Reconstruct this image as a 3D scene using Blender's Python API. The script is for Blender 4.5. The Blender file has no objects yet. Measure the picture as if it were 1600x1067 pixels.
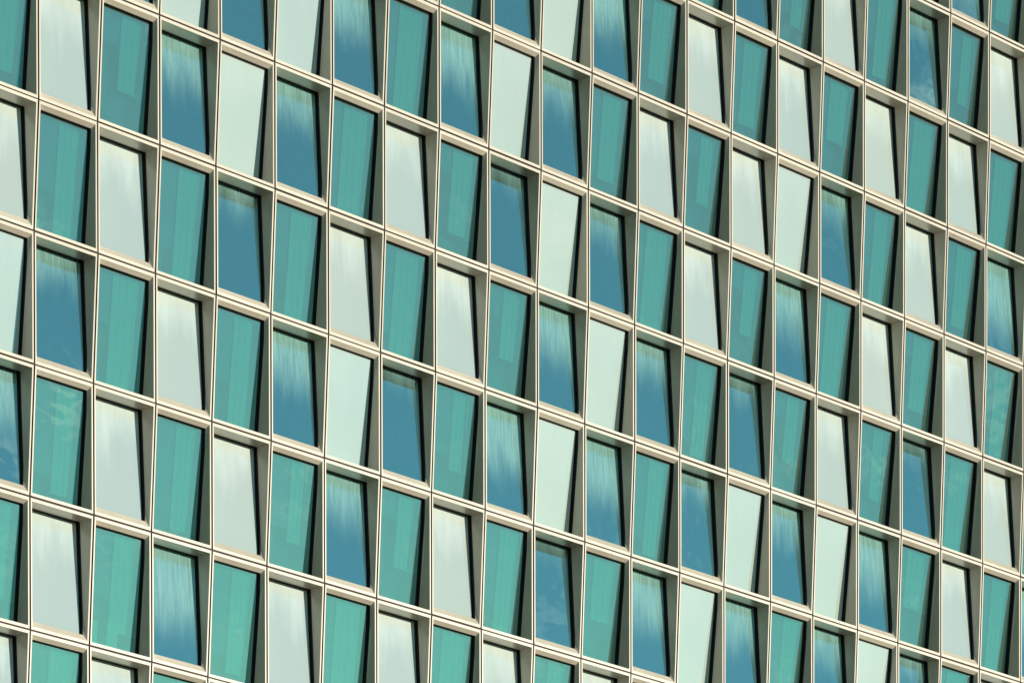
import bpy, math, random
from math import radians, sin, cos
from mathutils import Vector, Matrix

random.seed(11)
C = bpy.context.scene.collection
sc = bpy.context.scene

# ------------------------------------------------------------------ grid
W = 1.95                 # bay width
H = 1.95 * 1.864         # storey height
ZZ = 0.0208 * W          # the joints lean alternately left and right by this much
Z0 = 48.68               # height of joint line r = 1

# ------------------------------------------------------------------ camera (shift lens, held level)
cam_d = bpy.data.cameras.new('camera')
cam = bpy.data.objects.new('camera', cam_d); C.objects.link(cam)
yaw, roll = -0.663552, 0.0157362
T = Vector((0.41325503, -24.1148498, 52.3578389))
Ry = Matrix(((cos(yaw), 0, sin(yaw)), (0, 1, 0), (-sin(yaw), 0, cos(yaw))))
Rz = Matrix(((cos(roll), -sin(roll), 0), (sin(roll), cos(roll), 0), (0, 0, 1)))
R = Rz @ Ry                                   # facade axes (right, down, in) -> camera (right, down, forward)
pos = -(R.transposed() @ T) * W
def w2b(v): return Vector((v[0], v[2], -v[1]))
right, down, fwd = w2b(R[0]), w2b(R[1]), w2b(R[2])
Mx = Matrix((right, -down, -fwd)).transposed().to_4x4()
Mx.translation = w2b(pos) + Vector((0, 0, Z0))
cam.matrix_world = Mx
cam_d.sensor_width = 36
cam_d.lens = 5200 / 1600 * 36
cam_d.shift_y = (2845.70 - 533.5) / 1600
cam_d.clip_end = 5000
sc.camera = cam

# ------------------------------------------------------------------ daylight
SUN_EL, SUN_AZ = radians(6.8), radians(31)     # azimuth from the facade's normal towards +X
sun_dir = Vector((sin(SUN_AZ) * cos(SUN_EL), -cos(SUN_AZ) * cos(SUN_EL), sin(SUN_EL)))
world = bpy.data.worlds.new('World'); sc.world = world
world.use_nodes = True
nt = world.node_tree; nt.nodes.clear()
N = nt.nodes.new
out = N('ShaderNodeOutputWorld'); bg = N('ShaderNodeBackground')
sky = N('ShaderNodeTexSky'); sky.sky_type = 'NISHITA'; sky.sun_disc = False
sky.sun_elevation = SUN_EL
sky.sun_rotation = math.atan2(sun_dir.x, sun_dir.y)
sky.air_density = 1.0; sky.dust_density = 0.05; sky.ozone_density = 2.0
bg.inputs['Strength'].default_value = 0.115
# thin clouds, laid out by direction on a plane high overhead
tc = N('ShaderNodeTexCoord'); sep = N('ShaderNodeSeparateXYZ')
nt.links.new(tc.outputs['Generated'], sep.inputs[0])
tintn = N('ShaderNodeMix'); tintn.data_type = 'RGBA'; tintn.blend_type = 'MULTIPLY'
tintn.inputs['Factor'].default_value = 1; tintn.inputs['B'].default_value = (.60, 1.03, .98, 1)
nt.links.new(sky.outputs[0], tintn.inputs['A'])
mz = N('ShaderNodeMath'); mz.operation = 'MAXIMUM'; mz.inputs[1].default_value = 0.04
nt.links.new(sep.outputs['Z'], mz.inputs[0])
dv = N('ShaderNodeVectorMath'); dv.operation = 'DIVIDE'
cb = N('ShaderNodeCombineXYZ')
for k in range(3): nt.links.new(mz.outputs[0], cb.inputs[k])
nt.links.new(tc.outputs['Generated'], dv.inputs[0]); nt.links.new(cb.outputs[0], dv.inputs[1])
no = N('ShaderNodeTexNoise'); no.inputs['Scale'].default_value = 3.2; no.inputs['Detail'].default_value = 7
no.inputs['Roughness'].default_value = 0.55; no.inputs['Distortion'].default_value = 0.7
nt.links.new(dv.outputs[0], no.inputs['Vector'])
rp = N('ShaderNodeMapRange'); rp.inputs['From Min'].default_value = 0.575; rp.inputs['From Max'].default_value = 0.72
rp.inputs['To Max'].default_value = 0.34
nt.links.new(no.outputs['Fac'], rp.inputs['Value'])
mx = N('ShaderNodeMix'); mx.data_type = 'RGBA'
mx.inputs['B'].default_value = (9.0, 8.2, 7.0, 1)
nt.links.new(rp.outputs[0], mx.inputs['Factor']); nt.links.new(tintn.outputs['Result'], mx.inputs['A'])
nt.links.new(mx.outputs['Result'], bg.inputs['Color']); nt.links.new(bg.outputs[0], out.inputs['Surface'])

sd = bpy.data.lights.new('sun', 'SUN'); sd.energy = 5.0; sd.angle = radians(0.5); sd.color = (1.0, 0.91, 0.76)
so = bpy.data.objects.new('sun', sd); C.objects.link(so)
so.rotation_euler = (-sun_dir).to_track_quat('-Z', 'Y').to_euler()
so.location = (20, -60, 90)

sc.view_settings.view_transform = 'Standard'
sc.view_settings.look = 'None'
sc.view_settings.exposure = 0.22
sc.view_settings.gamma = 1.0
sc.render.engine = 'CYCLES'
sc.cycles.use_denoising = True
sc.cycles.max_bounces = 10
sc.cycles.transparent_max_bounces = 12
sc.cycles.sample_clamp_indirect = 4.0
sc.cycles.caustics_reflective = False

# ------------------------------------------------------------------ materials
def mat(name):
    m = bpy.data.materials.new(name); m.use_nodes = True
    t = m.node_tree
    for n in list(t.nodes): t.nodes.remove(n)
    o = t.nodes.new('ShaderNodeOutputMaterial')
    return m, t, o
def princ(t, col, rough=.5, metal=0., **kw):
    p = t.nodes.new('ShaderNodeBsdfPrincipled')
    p.inputs['Base Color'].default_value = (*col, 1)
    p.inputs['Roughness'].default_value = rough; p.inputs['Metallic'].default_value = metal
    for k, v in kw.items(): p.inputs[k].default_value = v
    return p
def noise(t, scale, detail=3, vec=None, rough=.5):
    n = t.nodes.new('ShaderNodeTexNoise'); n.inputs['Scale'].default_value = scale
    n.inputs['Detail'].default_value = detail; n.inputs['Roughness'].default_value = rough
    if vec: t.links.new(vec, n.inputs['Vector'])
    return n
def ramp(t, fac, stops):
    r = t.nodes.new('ShaderNodeValToRGB'); t.links.new(fac, r.inputs['Fac'])
    e = r.color_ramp.elements
    e[0].position, e[0].color = stops[0][0], (*stops[0][1], 1)
    e[1].position, e[1].color = stops[-1][0], (*stops[-1][1], 1)
    for p, c in stops[1:-1]:
        x = e.new(p); x.color = (*c, 1)
    return r
def mathn(t, op, a, b=None, clamp=False):
    n = t.nodes.new('ShaderNodeMath'); n.operation = op; n.use_clamp = clamp
    for i, v in enumerate((a, b)):
        if v is None: continue
        if isinstance(v, (int, float)): n.inputs[i].default_value = v
        else: t.links.new(v, n.inputs[i])
    return n.outputs[0]

def metal_material():
    m, t, o = mat('champagne_metal')
    g = t.nodes.new('ShaderNodeNewGeometry')
    a = noise(t, 1.3, 4, g.outputs['Position'])
    b = noise(t, 26., 4, g.outputs['Position'], .7)
    f = mathn(t, 'ADD', mathn(t, 'MULTIPLY', a.outputs['Fac'], .6), mathn(t, 'MULTIPLY', b.outputs['Fac'], .4))
    r = ramp(t, f, [(.3, (.50, .45, .37)), (.7, (.60, .545, .45))])
    oi = t.nodes.new('ShaderNodeObjectInfo')
    f = mathn(t, 'ADD', f, mathn(t, 'MULTIPLY', mathn(t, 'SUBTRACT', oi.outputs['Random'], .5), .35))
    mps = t.nodes.new('ShaderNodeMapping'); mps.inputs['Scale'].default_value = (22, 22, .8)
    t.links.new(g.outputs['Position'], mps.inputs[0])
    rn = noise(t, 1., 4, mps.outputs[0], .6)             # rain runs
    f = mathn(t, 'ADD', f, mathn(t, 'MULTIPLY', mathn(t, 'SUBTRACT', rn.outputs['Fac'], .5), .9))
    t.links.new(f, r.inputs['Fac'])
    p = princ(t, (.6, .55, .45), .28, .0, **{'Specular IOR Level': .6, 'Coat Weight': .7, 'Coat Roughness': .12})
    t.links.new(r.outputs[0], p.inputs['Base Color'])
    rr = t.nodes.new('ShaderNodeMapRange'); rr.inputs['To Min'].default_value = .32; rr.inputs['To Max'].default_value = .46
    t.links.new(b.outputs['Fac'], rr.inputs['Value']); t.links.new(rr.outputs[0], p.inputs['Roughness'])
    t.links.new(p.outputs[0], o.inputs['Surface'])
    return m
def plain(name, col, rough=.6, metal=0., var=.12, scale=3.):
    m, t, o = mat(name)
    g = t.nodes.new('ShaderNodeNewGeometry'); a = noise(t, scale, 4, g.outputs['Position'])
    r = ramp(t, a.outputs['Fac'], [(.3, tuple(c * (1 - var) for c in col)), (.7, tuple(min(1, c * (1 + var)) for c in col))])
    p = princ(t, col, rough, metal); t.links.new(r.outputs[0], p.inputs['Base Color'])
    t.links.new(p.outputs[0], o.inputs['Surface'])
    return m

def glass_material(name, tint_r, tint_t, refl, streak):
    """coated solar glass: part mirror, part tinted see-through; 'streak' = dried run marks on the panes that lean back"""
    m, t, o = mat(name)
    uv = t.nodes.new('ShaderNodeUVMap')
    oi = t.nodes.new('ShaderNodeObjectInfo')
    g = t.nodes.new('ShaderNodeNewGeometry')
    wv = noise(t, .9, 2, g.outputs['Position'])
    bump = t.nodes.new('ShaderNodeBump'); bump.inputs['Strength'].default_value = .10; bump.inputs['Distance'].default_value = .05
    t.links.new(wv.outputs['Fac'], bump.inputs['Height'])
    nrm = bump.outputs[0]
    gl = t.nodes.new('ShaderNodeBsdfGlossy'); gl.inputs['Roughness'].default_value = .0
    gl.inputs['Color'].default_value = (*tint_r, 1)
    tr = t.nodes.new('ShaderNodeBsdfTransparent'); tr.inputs['Color'].default_value = (*tint_t, 1)
    mixs = t.nodes.new('ShaderNodeMixShader'); mixs.inputs[0].default_value = refl
    t.links.new(tr.outputs[0], mixs.inputs[1]); t.links.new(gl.outputs[0], mixs.inputs[2])
    last = mixs.outputs[0]
    # light veil of dust and run marks
    mp = t.nodes.new('ShaderNodeMapping'); mp.inputs['Scale'].default_value = (24, 2.4, 30)
    ad = t.nodes.new('ShaderNodeVectorMath'); ad.operation = 'ADD'
    sc_ = t.nodes.new('ShaderNodeVectorMath'); sc_.operation = 'SCALE'; sc_.inputs['Scale'].default_value = 37.
    cmb = t.nodes.new('ShaderNodeCombineXYZ')
    for k in range(2): t.links.new(oi.outputs['Random'], cmb.inputs[k])
    t.links.new(cmb.outputs[0], sc_.inputs[0])
    t.links.new(uv.outputs[0], mp.inputs[0]); t.links.new(mp.outputs[0], ad.inputs[0]); t.links.new(sc_.outputs[0], ad.inputs[1])
    st = noise(t, 1.0, 5, ad.outputs[0], .65)
    mp2 = t.nodes.new('ShaderNodeMapping'); mp2.inputs['Scale'].default_value = (3.4, 1.3, 1)
    ad2 = t.nodes.new('ShaderNodeVectorMath'); ad2.operation = 'ADD'
    t.links.new(uv.outputs[0], mp2.inputs[0]); t.links.new(mp2.outputs[0], ad2.inputs[0]); t.links.new(sc_.outputs[0], ad2.inputs[1])
    big = noise(t, 1.0, 3, ad2.outputs[0])
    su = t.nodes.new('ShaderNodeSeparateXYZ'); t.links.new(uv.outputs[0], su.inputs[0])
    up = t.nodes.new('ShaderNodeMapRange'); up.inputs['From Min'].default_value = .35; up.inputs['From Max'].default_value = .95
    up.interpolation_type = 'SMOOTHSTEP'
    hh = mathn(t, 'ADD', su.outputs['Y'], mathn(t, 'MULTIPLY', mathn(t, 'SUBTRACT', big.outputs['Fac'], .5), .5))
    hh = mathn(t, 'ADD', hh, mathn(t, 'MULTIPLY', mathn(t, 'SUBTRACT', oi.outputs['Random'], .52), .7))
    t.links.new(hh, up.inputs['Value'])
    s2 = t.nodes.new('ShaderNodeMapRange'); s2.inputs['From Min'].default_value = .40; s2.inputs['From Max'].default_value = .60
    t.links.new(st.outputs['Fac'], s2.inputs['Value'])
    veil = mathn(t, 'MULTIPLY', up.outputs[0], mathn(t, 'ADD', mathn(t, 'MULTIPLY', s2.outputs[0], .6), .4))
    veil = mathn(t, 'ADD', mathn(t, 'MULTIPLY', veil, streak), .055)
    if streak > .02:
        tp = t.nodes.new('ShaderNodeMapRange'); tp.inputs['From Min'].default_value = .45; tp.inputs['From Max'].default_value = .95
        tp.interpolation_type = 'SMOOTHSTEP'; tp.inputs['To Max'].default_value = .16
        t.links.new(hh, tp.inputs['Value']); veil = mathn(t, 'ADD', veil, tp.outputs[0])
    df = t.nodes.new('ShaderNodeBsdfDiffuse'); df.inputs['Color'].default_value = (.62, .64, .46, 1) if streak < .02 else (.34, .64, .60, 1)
    m2 = t.nodes.new('ShaderNodeMixShader')
    t.links.new(veil, m2.inputs[0]); t.links.new(last, m2.inputs[1]); t.links.new(df.outputs[0], m2.inputs[2])
    if streak > .02:
        b2 = t.nodes.new('ShaderNodeBump'); b2.inputs['Distance'].default_value = .02
        t.links.new(mathn(t, 'MULTIPLY', up.outputs[0], .5), b2.inputs['Strength'])
        t.links.new(st.outputs['Fac'], b2.inputs['Height']); t.links.new(nrm, b2.inputs['Normal'])
        nrm = b2.outputs[0]
    t.links.new(nrm, gl.inputs['Normal'])
    t.links.new(m2.outputs[0], o.inputs['Surface'])
    return m

def white_pane_material(name, top_mix, c0, c1):
    m, t, o = mat(name)
    oi = t.nodes.new('ShaderNodeObjectInfo')
    r = ramp(t, oi.outputs['Random'], [(0., c0), (1., c1)])
    g = t.nodes.new('ShaderNodeNewGeometry'); wv = noise(t, .8, 2, g.outputs['Position'])
    b = t.nodes.new('ShaderNodeBump'); b.inputs['Strength'].default_value = .05; b.inputs['Distance'].default_value = .05
    t.links.new(wv.outputs['Fac'], b.inputs['Height'])
    uv = t.nodes.new('ShaderNodeUVMap')
    cmb = t.nodes.new('ShaderNodeCombineXYZ')
    for k in range(2): t.links.new(oi.outputs['Random'], cmb.inputs[k])
    sc_ = t.nodes.new('ShaderNodeVectorMath'); sc_.operation = 'SCALE'; sc_.inputs['Scale'].default_value = 53.
    t.links.new(cmb.outputs[0], sc_.inputs[0])
    def uvn(sx, sy, d):
        mp = t.nodes.new('ShaderNodeMapping'); mp.inputs['Scale'].default_value = (sx, sy, 1)
        ad = t.nodes.new('ShaderNodeVectorMath'); ad.operation = 'ADD'
        t.links.new(uv.outputs[0], mp.inputs[0]); t.links.new(mp.outputs[0], ad.inputs[0]); t.links.new(sc_.outputs[0], ad.inputs[1])
        return noise(t, 1., d, ad.outputs[0]).outputs['Fac']
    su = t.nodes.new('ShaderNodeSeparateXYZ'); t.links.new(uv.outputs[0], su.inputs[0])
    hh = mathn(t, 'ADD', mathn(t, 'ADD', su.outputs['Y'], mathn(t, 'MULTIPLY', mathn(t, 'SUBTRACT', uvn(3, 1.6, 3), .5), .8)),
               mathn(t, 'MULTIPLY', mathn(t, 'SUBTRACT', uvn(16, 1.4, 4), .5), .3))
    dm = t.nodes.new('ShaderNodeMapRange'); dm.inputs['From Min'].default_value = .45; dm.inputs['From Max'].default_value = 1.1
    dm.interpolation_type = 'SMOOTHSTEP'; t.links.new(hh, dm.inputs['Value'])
    dmix = t.nodes.new('ShaderNodeMix'); dmix.data_type = 'RGBA'; dmix.inputs['B'].default_value = (.62, .72, .70, 1)  # paler, streaky tone blended in towards the head of the pane
    t.links.new(mathn(t, 'MULTIPLY', dm.outputs[0], top_mix), dmix.inputs['Factor']); t.links.new(r.outputs[0], dmix.inputs['A'])
    df = t.nodes.new('ShaderNodeBsdfDiffuse'); t.links.new(dmix.outputs['Result'], df.inputs['Color'])
    gl = t.nodes.new('ShaderNodeBsdfGlossy'); gl.inputs['Roughness'].default_value = .03
    gl.inputs['Color'].default_value = (.85, 1, .95, 1); t.links.new(b.outputs[0], gl.inputs['Normal'])
    mm = t.nodes.new('ShaderNodeMixShader'); mm.inputs[0].default_value = .30
    t.links.new(df.outputs[0], mm.inputs[1]); t.links.new(gl.outputs[0], mm.inputs[2])
    t.links.new(mm.outputs[0], o.inputs['Surface'])
    return m

M = {
    'metal': metal_material(),
    'black': plain('black_gasket', (.004, .004, .005), .7),
    'mull': plain('dark_bronze_joint', (.035, .025, .018), .8),
    'teal': glass_material('glass_low_sky_tint', (.56, .94, .87), (.38, .90, .86), .39, .0),
    'blue': glass_material('glass_high_sky_tint', (.62, 1.0, .95), (.40, .90, .92), .78, .24),  # same glass as teal; the bluer sky reflection is put into its tint
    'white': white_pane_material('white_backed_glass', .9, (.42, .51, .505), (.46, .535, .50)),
    'whiteA': white_pane_material('white_backed_glass_even', .2, (.43, .51, .485), (.465, .53, .475)),
    'curtain': plain('pale_curtain', (.60, .59, .54), .9, 0, .05),
    'shade': plain('grey_green_blind', (.10, .18, .30), .9, 0, .06),
    'dim': plain('dim_interior', (.08, .13, .19), .9, 0, .1),
    'paper': plain('paper', (.55, .62, .52), .8, 0, .1),
    'ink': plain('ink', (.05, .06, .06), .8),
    'wall': plain('plain_wall', (.10, .10, .095), .8),
    'ground': plain('paving', (.20, .19, .175), .9, 0, .25, .15),
}

# ------------------------------------------------------------------ mesh helper
class MB:
    def __init__(s): s.v = []; s.f = []; s.uv = []; s.dark = set()
    def face(s, pts, uvs=None):
        n = len(s.v); s.v += [tuple(p) for p in pts]; s.f.append(tuple(range(n, n + len(pts))))
        s.uv += uvs or [(0, 0)] * len(pts)
    def hexa(s, a, b, uvs=None):
        """a, b: two quads (front, back), wound alike; front faces -Y"""
        s.face(a, uvs); s.face(b[::-1])
        for i in range(4):
            j = (i + 1) % 4
            s.face((a[i], b[i], b[j], a[j]))
    def box(s, x0, x1, y0, y1, z0, z1):
        s.hexa([(x0, y0, z0), (x1, y0, z0), (x1, y0, z1), (x0, y0, z1)], [(x0, y1, z0), (x1, y1, z0), (x1, y1, z1), (x0, y1, z1)])
    def add(s, o, off=(0, 0, 0)):
        s.dark |= {i + len(s.f) for i in o.dark}
        n = len(s.v); s.v += [(p[0] + off[0], p[1] + off[1], p[2] + off[2]) for p in o.v]
        s.f += [tuple(i + n for i in f) for f in o.f]; s.uv += o.uv
    def mesh(s, name, m):
        me = bpy.data.meshes.new(name); me.from_pydata(s.v, [], s.f)
        u = me.uv_layers.new(name='UVMap'); u.data.foreach_set('uv', [c for p in s.uv for c in p])
        me.materials.append(m)
        if s.dark:
            me.materials.append(M['mull'])
            for i in s.dark: me.polygons[i].material_index = 1
        me.update(); return me
    def build(s, name, m, parent=None, loc=(0, 0, 0)):
        o = bpy.data.objects.new(name, s.mesh(name, m)); C.objects.link(o); o.location = loc; o.parent = parent
        return o

# ------------------------------------------------------------------ one bay of the facade (local origin: bay centre on the front plane)
HG, RV, RH = .026, .040, .084       # half joint, rim width at the sides, rim height at head and sill
BLK = .10                           # depth of the black glazing channel
def bay(kind):
    """kind 'A': glass near the front at its head, deep at its foot; 'B': the reverse"""
    s = -ZZ if kind == 'A' else ZZ                         # A is narrower at its head
    hw_t, hw_b = W / 2 + s, W / 2 - s
    ht, hb = H / 2, -H / 2
    if kind == 'A': Dt, st, vt, Db, sb, ub = .12, .045, .088, .465, .085, .0
    else:           Dt, st, vt, Db, sb, ub = .43, .126, .0, .12, .050, .185
    fr = MB(); bk = MB()
    def hw(z, inset): return hw_b + (hw_t - hw_b) * (z - hb) / H - inset
    # outer / inner rim corners, per side sx
    zo_t, zo_b = ht - HG, hb + HG
    zi_t, zi_b = zo_t - RH, zo_b + RH
    def P(sx, z, inset, y): return Vector((sx * hw(z, inset), y, z))
    O = {(sx, k): P(sx, z, HG, 0) for sx in (-1, 1) for k, z in (('t', zo_t), ('b', zo_b))}
    I = {(sx, k): P(sx, z, HG + RV, 0) for sx in (-1, 1) for k, z in (('t', zi_t), ('b', zi_b))}
    e = .004                                               # small eased edge of the rim
    def ease(a, b): return a
    # front rim
    fr.face([O[-1, 't'], I[-1, 't'], I[1, 't'], O[1, 't']])
    fr.face([O[-1, 'b'], O[1, 'b'], I[1, 'b'], I[-1, 'b']])
    fr.face([O[-1, 't'], O[-1, 'b'], I[-1, 'b'], I[-1, 't']])
    fr.face([O[1, 't'], I[1, 't'], I[1, 'b'], O[1, 'b']])
    back = Vector((0, .6, 0))
    ring = [O[-1, 'b'], O[1, 'b'], O[1, 't'], O[-1, 't']]
    for i in range(4):
        a, b = ring[i], ring[(i + 1) % 4]
        fr.face([a, a + back, b + back, b]); fr.dark.add(len(fr.f) - 1)
    # reveal
    gz_t, gz_b = zi_t - vt, zi_b + ub
    poly = {}
    for sx in (-1, 1):
        GT = Vector((sx * (hw(zi_t, HG + RV) - st), Dt, gz_t))
        GB = Vector((sx * (hw(zi_b, HG + RV) - sb), Db, gz_b))
        FT, FB = I[sx, 't'], I[sx, 'b']
        if kind == 'B':
            S = GB.lerp(GT, .16); GB = GB - Vector((sx * .030, 0, 0))
            tris = [(FT, FB, GT), (GT, FB, S), (S, FB, GB)]
            poly[sx] = [GB, S, GT]
        else:
            S = GT.lerp(GB, .16); GT = GT - Vector((sx * .030, 0, 0))
            tris = [(FT, FB, GB), (FT, GB, S), (FT, S, GT)]
            poly[sx] = [GB, S, GT]
        for t_ in tris: fr.face(t_ if sx > 0 else t_[::-1])
    GTl, GTr, GBl, GBr = poly[-1][-1], poly[1][-1], poly[-1][0], poly[1][0]
    fr.face([I[-1, 't'], GTl, GTr, I[1, 't']])
    fr.face([I[-1, 'b'], I[1, 'b'], GBr, GBl])
    # black glazing channel: a ring set into the opening, down to the pane
    loop = poly[1] + poly[-1][::-1]
    bd = Vector((0, BLK, 0))
    lip = Vector((0, .003, 0))
    cen = sum(loop, Vector()) / len(loop)
    for i in range(len(loop)):
        a, b = loop[i] + lip, loop[(i + 1) % len(loop)] + lip
        bk.face([a, b, b + bd, a + bd])
    # hidden flange behind the reveal so that no light leaks round the pane
    for i in range(len(loop)):
        a, b = loop[i] + bd + lip * 2, loop[(i + 1) % len(loop)] + bd + lip * 2
        ao = a + Vector(((a.x - cen.x) * .08, 0, (a.z - cen.z) * .03)); bo = b + Vector(((b.x - cen.x) * .08, 0, (b.z - cen.z) * .03))
        bk.face([a, b, bo, ao])
    FR = (.068, .014)
    yt, yb = GTl.y + BLK, GBl.y + BLK
    def pl(z): return yb + (yt - yb) * (z - gz_b) / (gz_t - gz_b)
    def gx(z, ex):
        w0 = max(abs(GBr.x), abs(poly[1][1].x)); w1 = max(abs(GTr.x), abs(poly[1][1].x))
        return w0 + (w1 - w0) * (z - gz_b) / (gz_t - gz_b) + ex
    z0, z1 = gz_b - .01, gz_t + .01
    def quad(off, z0=z0, z1=z1, u0=0., u1=1., ex=.01):
        w0, w1 = gx(z0, ex), gx(z1, ex)
        return [Vector((-w0 + 2 * w0 * u0, pl(z0) + off, z0)), Vector((-w0 + 2 * w0 * u1, pl(z0) + off, z0)),
                Vector((-w1 + 2 * w1 * u1, pl(z1) + off, z1)), Vector((-w1 + 2 * w1 * u0, pl(z1) + off, z1))]
    pane = MB(); pane.hexa(quad(.008), quad(.020), [(0, 0), (1, 0), (1, 1), (0, 1)])
    q0 = quad(.004); x1 = [Vector((p.x - math.copysign(FR[0] + .01, p.x), 0, 0)) for p in q0]
    zb, zt = z0 + .01 + FR[1], z1 - .01 - FR[1]
    q1 = [Vector((x1[0].x, pl(zb) + .004, zb)), Vector((x1[1].x, pl(zb) + .004, zb)), Vector((x1[2].x, pl(zt) + .004, zt)), Vector((x1[3].x, pl(zt) + .004, zt))]
    for i in range(4):
        j = (i + 1) % 4
        bk.face([q0[i], q0[j], q1[j], q1[i]])
    return fr, bk, pane, quad, z0, z1

BAY = {k: bay(k) for k in 'AB'}
meshes = {}
for k in 'AB':
    fr, bk, pane, quad, z0, z1 = BAY[k]
    meshes[k, 'frame'] = fr.mesh('window', M['metal'])
    meshes[k, 'panel'] = fr.mesh('blank_panel', M['metal'])
    meshes[k, 'gasket'] = bk.mesh('gasket', M['black'])
    for c_ in ('teal', 'blue', 'white'):
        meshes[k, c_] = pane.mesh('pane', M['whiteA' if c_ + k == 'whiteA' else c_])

# ------------------------------------------------------------------ colours of the bays, read row by row:  t teal, b blue with run marks, w white
ROWS = {
    -5: (14, 'tbwbtwtbtw'),
    -4: (12, 'tbtwtbtbtwt'),
    -3: (9,  'bwtbtbtwtbtwtb'),
    -2: (5,  'btwtbwbtwtwtwtwtbt'),
    -1: (1,  'wbwbwbtbwbtwtwwbtwtbtw'),
    0:  (-2, 'wttwtbwbtwtbwbtwtbtwtwtwb'),
    1:  (-2, 'btwtwtbtwtwtbwbtbtwtbtwtb'),
    2:  (-2, 'tbwbtwtbwbtbwbtbwbwbtwtbt'),
    3:  (-2, 'wtbtwtwtbtwtbtbwbtbwbtwbt'),
    4:  (-2, 'twtwtbtwtwtwtwtbtbtwt'),
    5:  (-2, 'btwtwtbtwtbw'),
    6:  (-2, 'twtbtw'),
}
def centre(c, r): return Vector(((c - 10 + .5) * W, 0, Z0 - (r - 1 + .5) * H))

def proj(v):
    q = (v - Mx.translation)
    x, y, z = q.dot(right), q.dot(down), q.dot(fwd)
    return 800 + 5200 * x / z, 2845.7 + 5200 * y / z
def seen(c, r):
    a = centre(c, r)
    pts = [proj(a + Vector((dx * W / 2, 0, dz * H / 2))) for dx in (-1, 1) for dz in (-1, 1)]
    xs, ys = [p[0] for p in pts], [p[1] for p in pts]
    w_ = min(max(xs), 1600) - max(min(xs), 0); h_ = min(max(ys), 1067) - max(min(ys), 0)
    return max(0, w_) * max(0, h_) if w_ > 0 and h_ > 0 else 0

def tag(o, label=None, cat=None, kind=None, group=None):
    if label: o['label'] = label
    if cat: o['category'] = cat
    if kind: o['kind'] = kind
    if group: o['group'] = group

building = bpy.data.objects.new('office_tower', None); C.objects.link(building)
building.location = (0, 0, 0)
tag(building, 'office tower with cream metal frames around leaning teal, blue and white panes', 'building')

cells = []
for r, (c0, s) in ROWS.items():
    for i, ch in enumerate(s): cells.append((c0 + i, r, ch))
glazed = sorted([x for x in cells if x[2] != 'w'], key=lambda x: -seen(x[0], x[1]))
single = set((c, r) for c, r, _ in glazed[:100] if seen(c, r) > 0)
print('cells', len(cells), 'glazed', len(glazed), 'seen', sum(seen(c, r) > 0 for c, r, _ in glazed), 'white', sum(x[2] == 'w' for x in cells))

jit = random.Random(3)
def fit_tolerance(): return Vector((jit.uniform(-.004, .004), jit.uniform(-.004, .004), jit.uniform(-.007, .007)))
def child(name, me, parent, loc=(0, 0, 0)):
    o = bpy.data.objects.new(name, me); C.objects.link(o); o.parent = parent; o.location = loc
    return o

def interior(k, rnd):
    """curtain on the right, blind on the left that stops at some height, dim room under it: (curtain, blind, room) mesh builders"""
    quad, z0, z1 = BAY[k][3:]
    sp = rnd.uniform(.36, .54)
    cur, bl, rm = MB(), MB(), MB()
    H_ = z1 - z0
    zl = z0 + .02 if rnd.random() < .3 else z0 + H_ * rnd.uniform(.25, .88)
    zc = z0 if rnd.random() < .65 else z0 + H_ * rnd.uniform(.1, .5)
    off = .16
    n = 9
    for i in range(n):                                   # shallow folds
        a, b = sp + (1 - sp) * i / n, sp + (1 - sp) * (i + 1) / n
        d = .012 * (i % 2) + (.05 if i > rnd.choice((4, 6, 8)) else 0)
        cur.hexa(quad(off + d, zc, z1, a, b), quad(off + d + .01, zc, z1, a, b))
    bl.hexa(quad(off + .05, zl, z1, 0, sp + .02), quad(off + .06, zl, z1, 0, sp + .02))
    rm.hexa(quad(off + .30, z0, z1), quad(off + .31, z0, z1))
    if rnd.random() < .6:                                # something tall standing in the room
        u = rnd.uniform(.05, sp * .6); zz = z0 + H_ * rnd.uniform(.2, .6)
        rm.hexa(quad(off + .24, z0, zz, u, u + rnd.uniform(.08, .2)), quad(off + .26, z0, zz, u, u + .1))
    return cur, bl, rm

rnd = random.Random(5)
INT = {(k, i): interior(k, rnd) for k in 'AB' for i in range(14)}
IM = {key: (a.mesh('curtain', M['curtain']), b.mesh('blind', M['shade']), c.mesh('back_panel', M['dim'])) for key, (a, b, c) in INT.items()}

rest = {n: MB() for n in ('frame', 'gasket', 'teal', 'blue', 'curtain', 'blind', 'room')}
windows = {}
for c, r, ch in cells:
    k = 'A' if (c + r) % 2 == 0 else 'B'
    loc = centre(c, r) + fit_tolerance()
    if ch == 'w':
        p = child('blank_panel', meshes[k, 'panel'], building, loc)
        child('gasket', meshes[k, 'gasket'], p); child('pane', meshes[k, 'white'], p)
        continue
    colr = 'teal' if ch == 't' else 'blue'
    iv = rnd.randrange(14)
    if (c, r) in single:
        p = child('window', meshes[k, 'frame'], building, loc); windows[c, r] = p
        child('gasket', meshes[k, 'gasket'], p); child('pane', meshes[k, colr], p)
        for n_, me in zip(('curtain', 'blind', 'back_panel'), IM[k, iv]): child(n_, me, p)
    else:
        fr, bk, pane = BAY[k][:3]
        rest['frame'].add(fr, loc); rest['gasket'].add(bk, loc); rest[colr].add(pane, loc)
        for n_, mb in zip(('curtain', 'blind', 'room'), INT[k, iv]): rest[n_].add(mb, loc)
if rest['frame'].f:
    w_ = rest['frame'].build('window', M['metal'], building); tag(w_, kind='stuff')
    for n_, nm, mm in (('gasket', 'gasket', 'black'), ('teal', 'pane', 'teal'), ('blue', 'pane', 'blue'), ('curtain', 'curtain', 'curtain'), ('blind', 'blind', 'shade'), ('room', 'back_panel', 'dim')):
        if rest[n_].f:
            o = rest[n_].build(nm, M[mm], w_); tag(o, kind='stuff')

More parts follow.
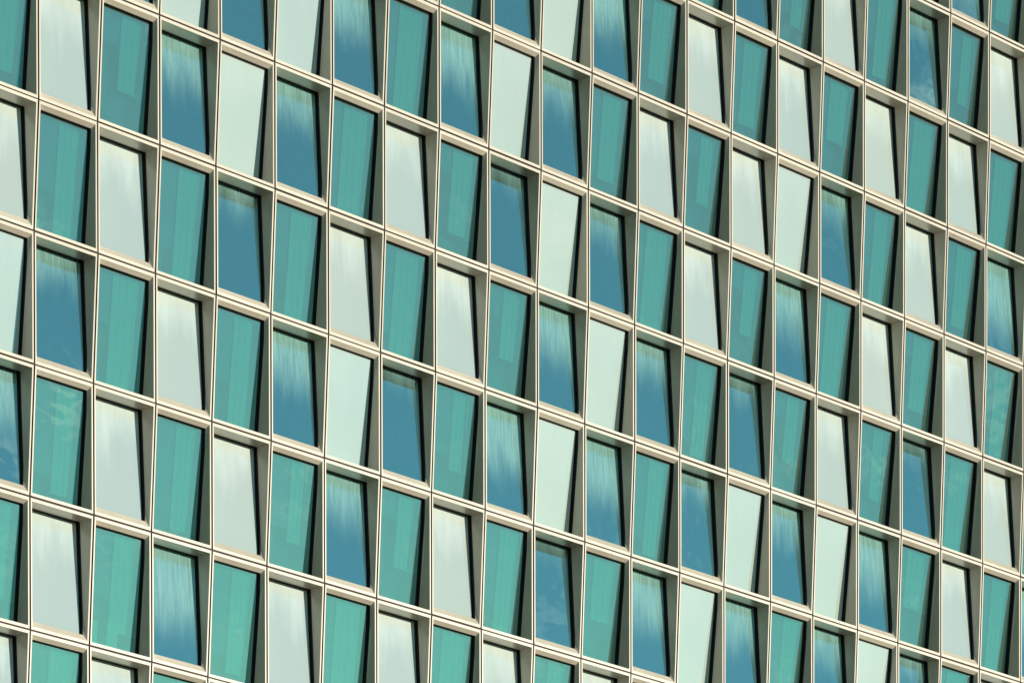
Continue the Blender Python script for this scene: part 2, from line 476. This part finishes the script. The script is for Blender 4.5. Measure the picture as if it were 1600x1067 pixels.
# sheets of paper stuck inside a few panes: bay, left, right, foot, head as shares of the pane
def poster(c, r, u0, u1, v0, v1, lines=()):
    if (c, r) not in windows: return
    k = 'A' if (c + r) % 2 == 0 else 'B'
    quad, z0, z1 = BAY[k][3:]
    h = z1 - z0
    m_ = MB(); m_.hexa(quad(.03, z0 + h * v0, z0 + h * v1, u0, u1), quad(.034, z0 + h * v0, z0 + h * v1, u0, u1))
    m_.build('paper_sheet', M['paper'], windows[c, r])
poster(1, 1, .06, .19, .02, .17); poster(1, 2, .02, .12, .72, .89); poster(2, 2, .01, .05, .60, .76)
poster(2, 4, .02, .24, .02, .26); poster(2, 4, .42, .62, .02, .25); poster(5, 2, .0, .06, .70, .92)
poster(7, 2, .0, .05, .55, .76); poster(7, 3, .0, .04, .80, .92); poster(5, 1, .0, .02, .0, .2)

# dark joint strips at the bottom of the gaps between the bays
jt = MB()
def vx(c, r):
    return Vector(((c - 10) * W + (ZZ if (c + r) % 2 == 0 else -ZZ), 0, Z0 - (r - 1) * H))
done = set()
for c, r, _ in cells:
    for a, b, vert in (((c, r), (c + 1, r), 0), ((c, r + 1), (c + 1, r + 1), 0), ((c, r), (c, r + 1), 1), ((c + 1, r), (c + 1, r + 1), 1)):
        if (a, b) in done: continue
        done.add((a, b))
        A_, B_ = vx(*a), vx(*b)
        h = HG * .96
        if vert: d = Vector((h, 0, 0)); A_ = A_ - Vector((0, 0, h)); B_ = B_ + Vector((0, 0, h)); y = .030
        else: d = Vector((0, 0, h)); y = .026
        y0, y1 = Vector((0, y, 0)), Vector((0, .5, 0))
        jt.hexa([A_ - d + y0, B_ - d + y0, B_ + d + y0, A_ + d + y0], [A_ - d + y1, B_ - d + y1, B_ + d + y1, A_ + d + y1])
jt.build('joint_grid', M['mull'], building)

# the body of the tower behind the glazing
wl = MB(); wl.box(-13 * W, 17 * W, 1.3, 24, 0, Z0 + 7 * H)
wl.build('wall', M['wall'], building)

# ------------------------------------------------------------------ ground
g = MB(); g.box(-1500, 1500, -1500, 1500, -.4, 0)
go = g.build('ground', M['ground']); tag(go, kind='structure')
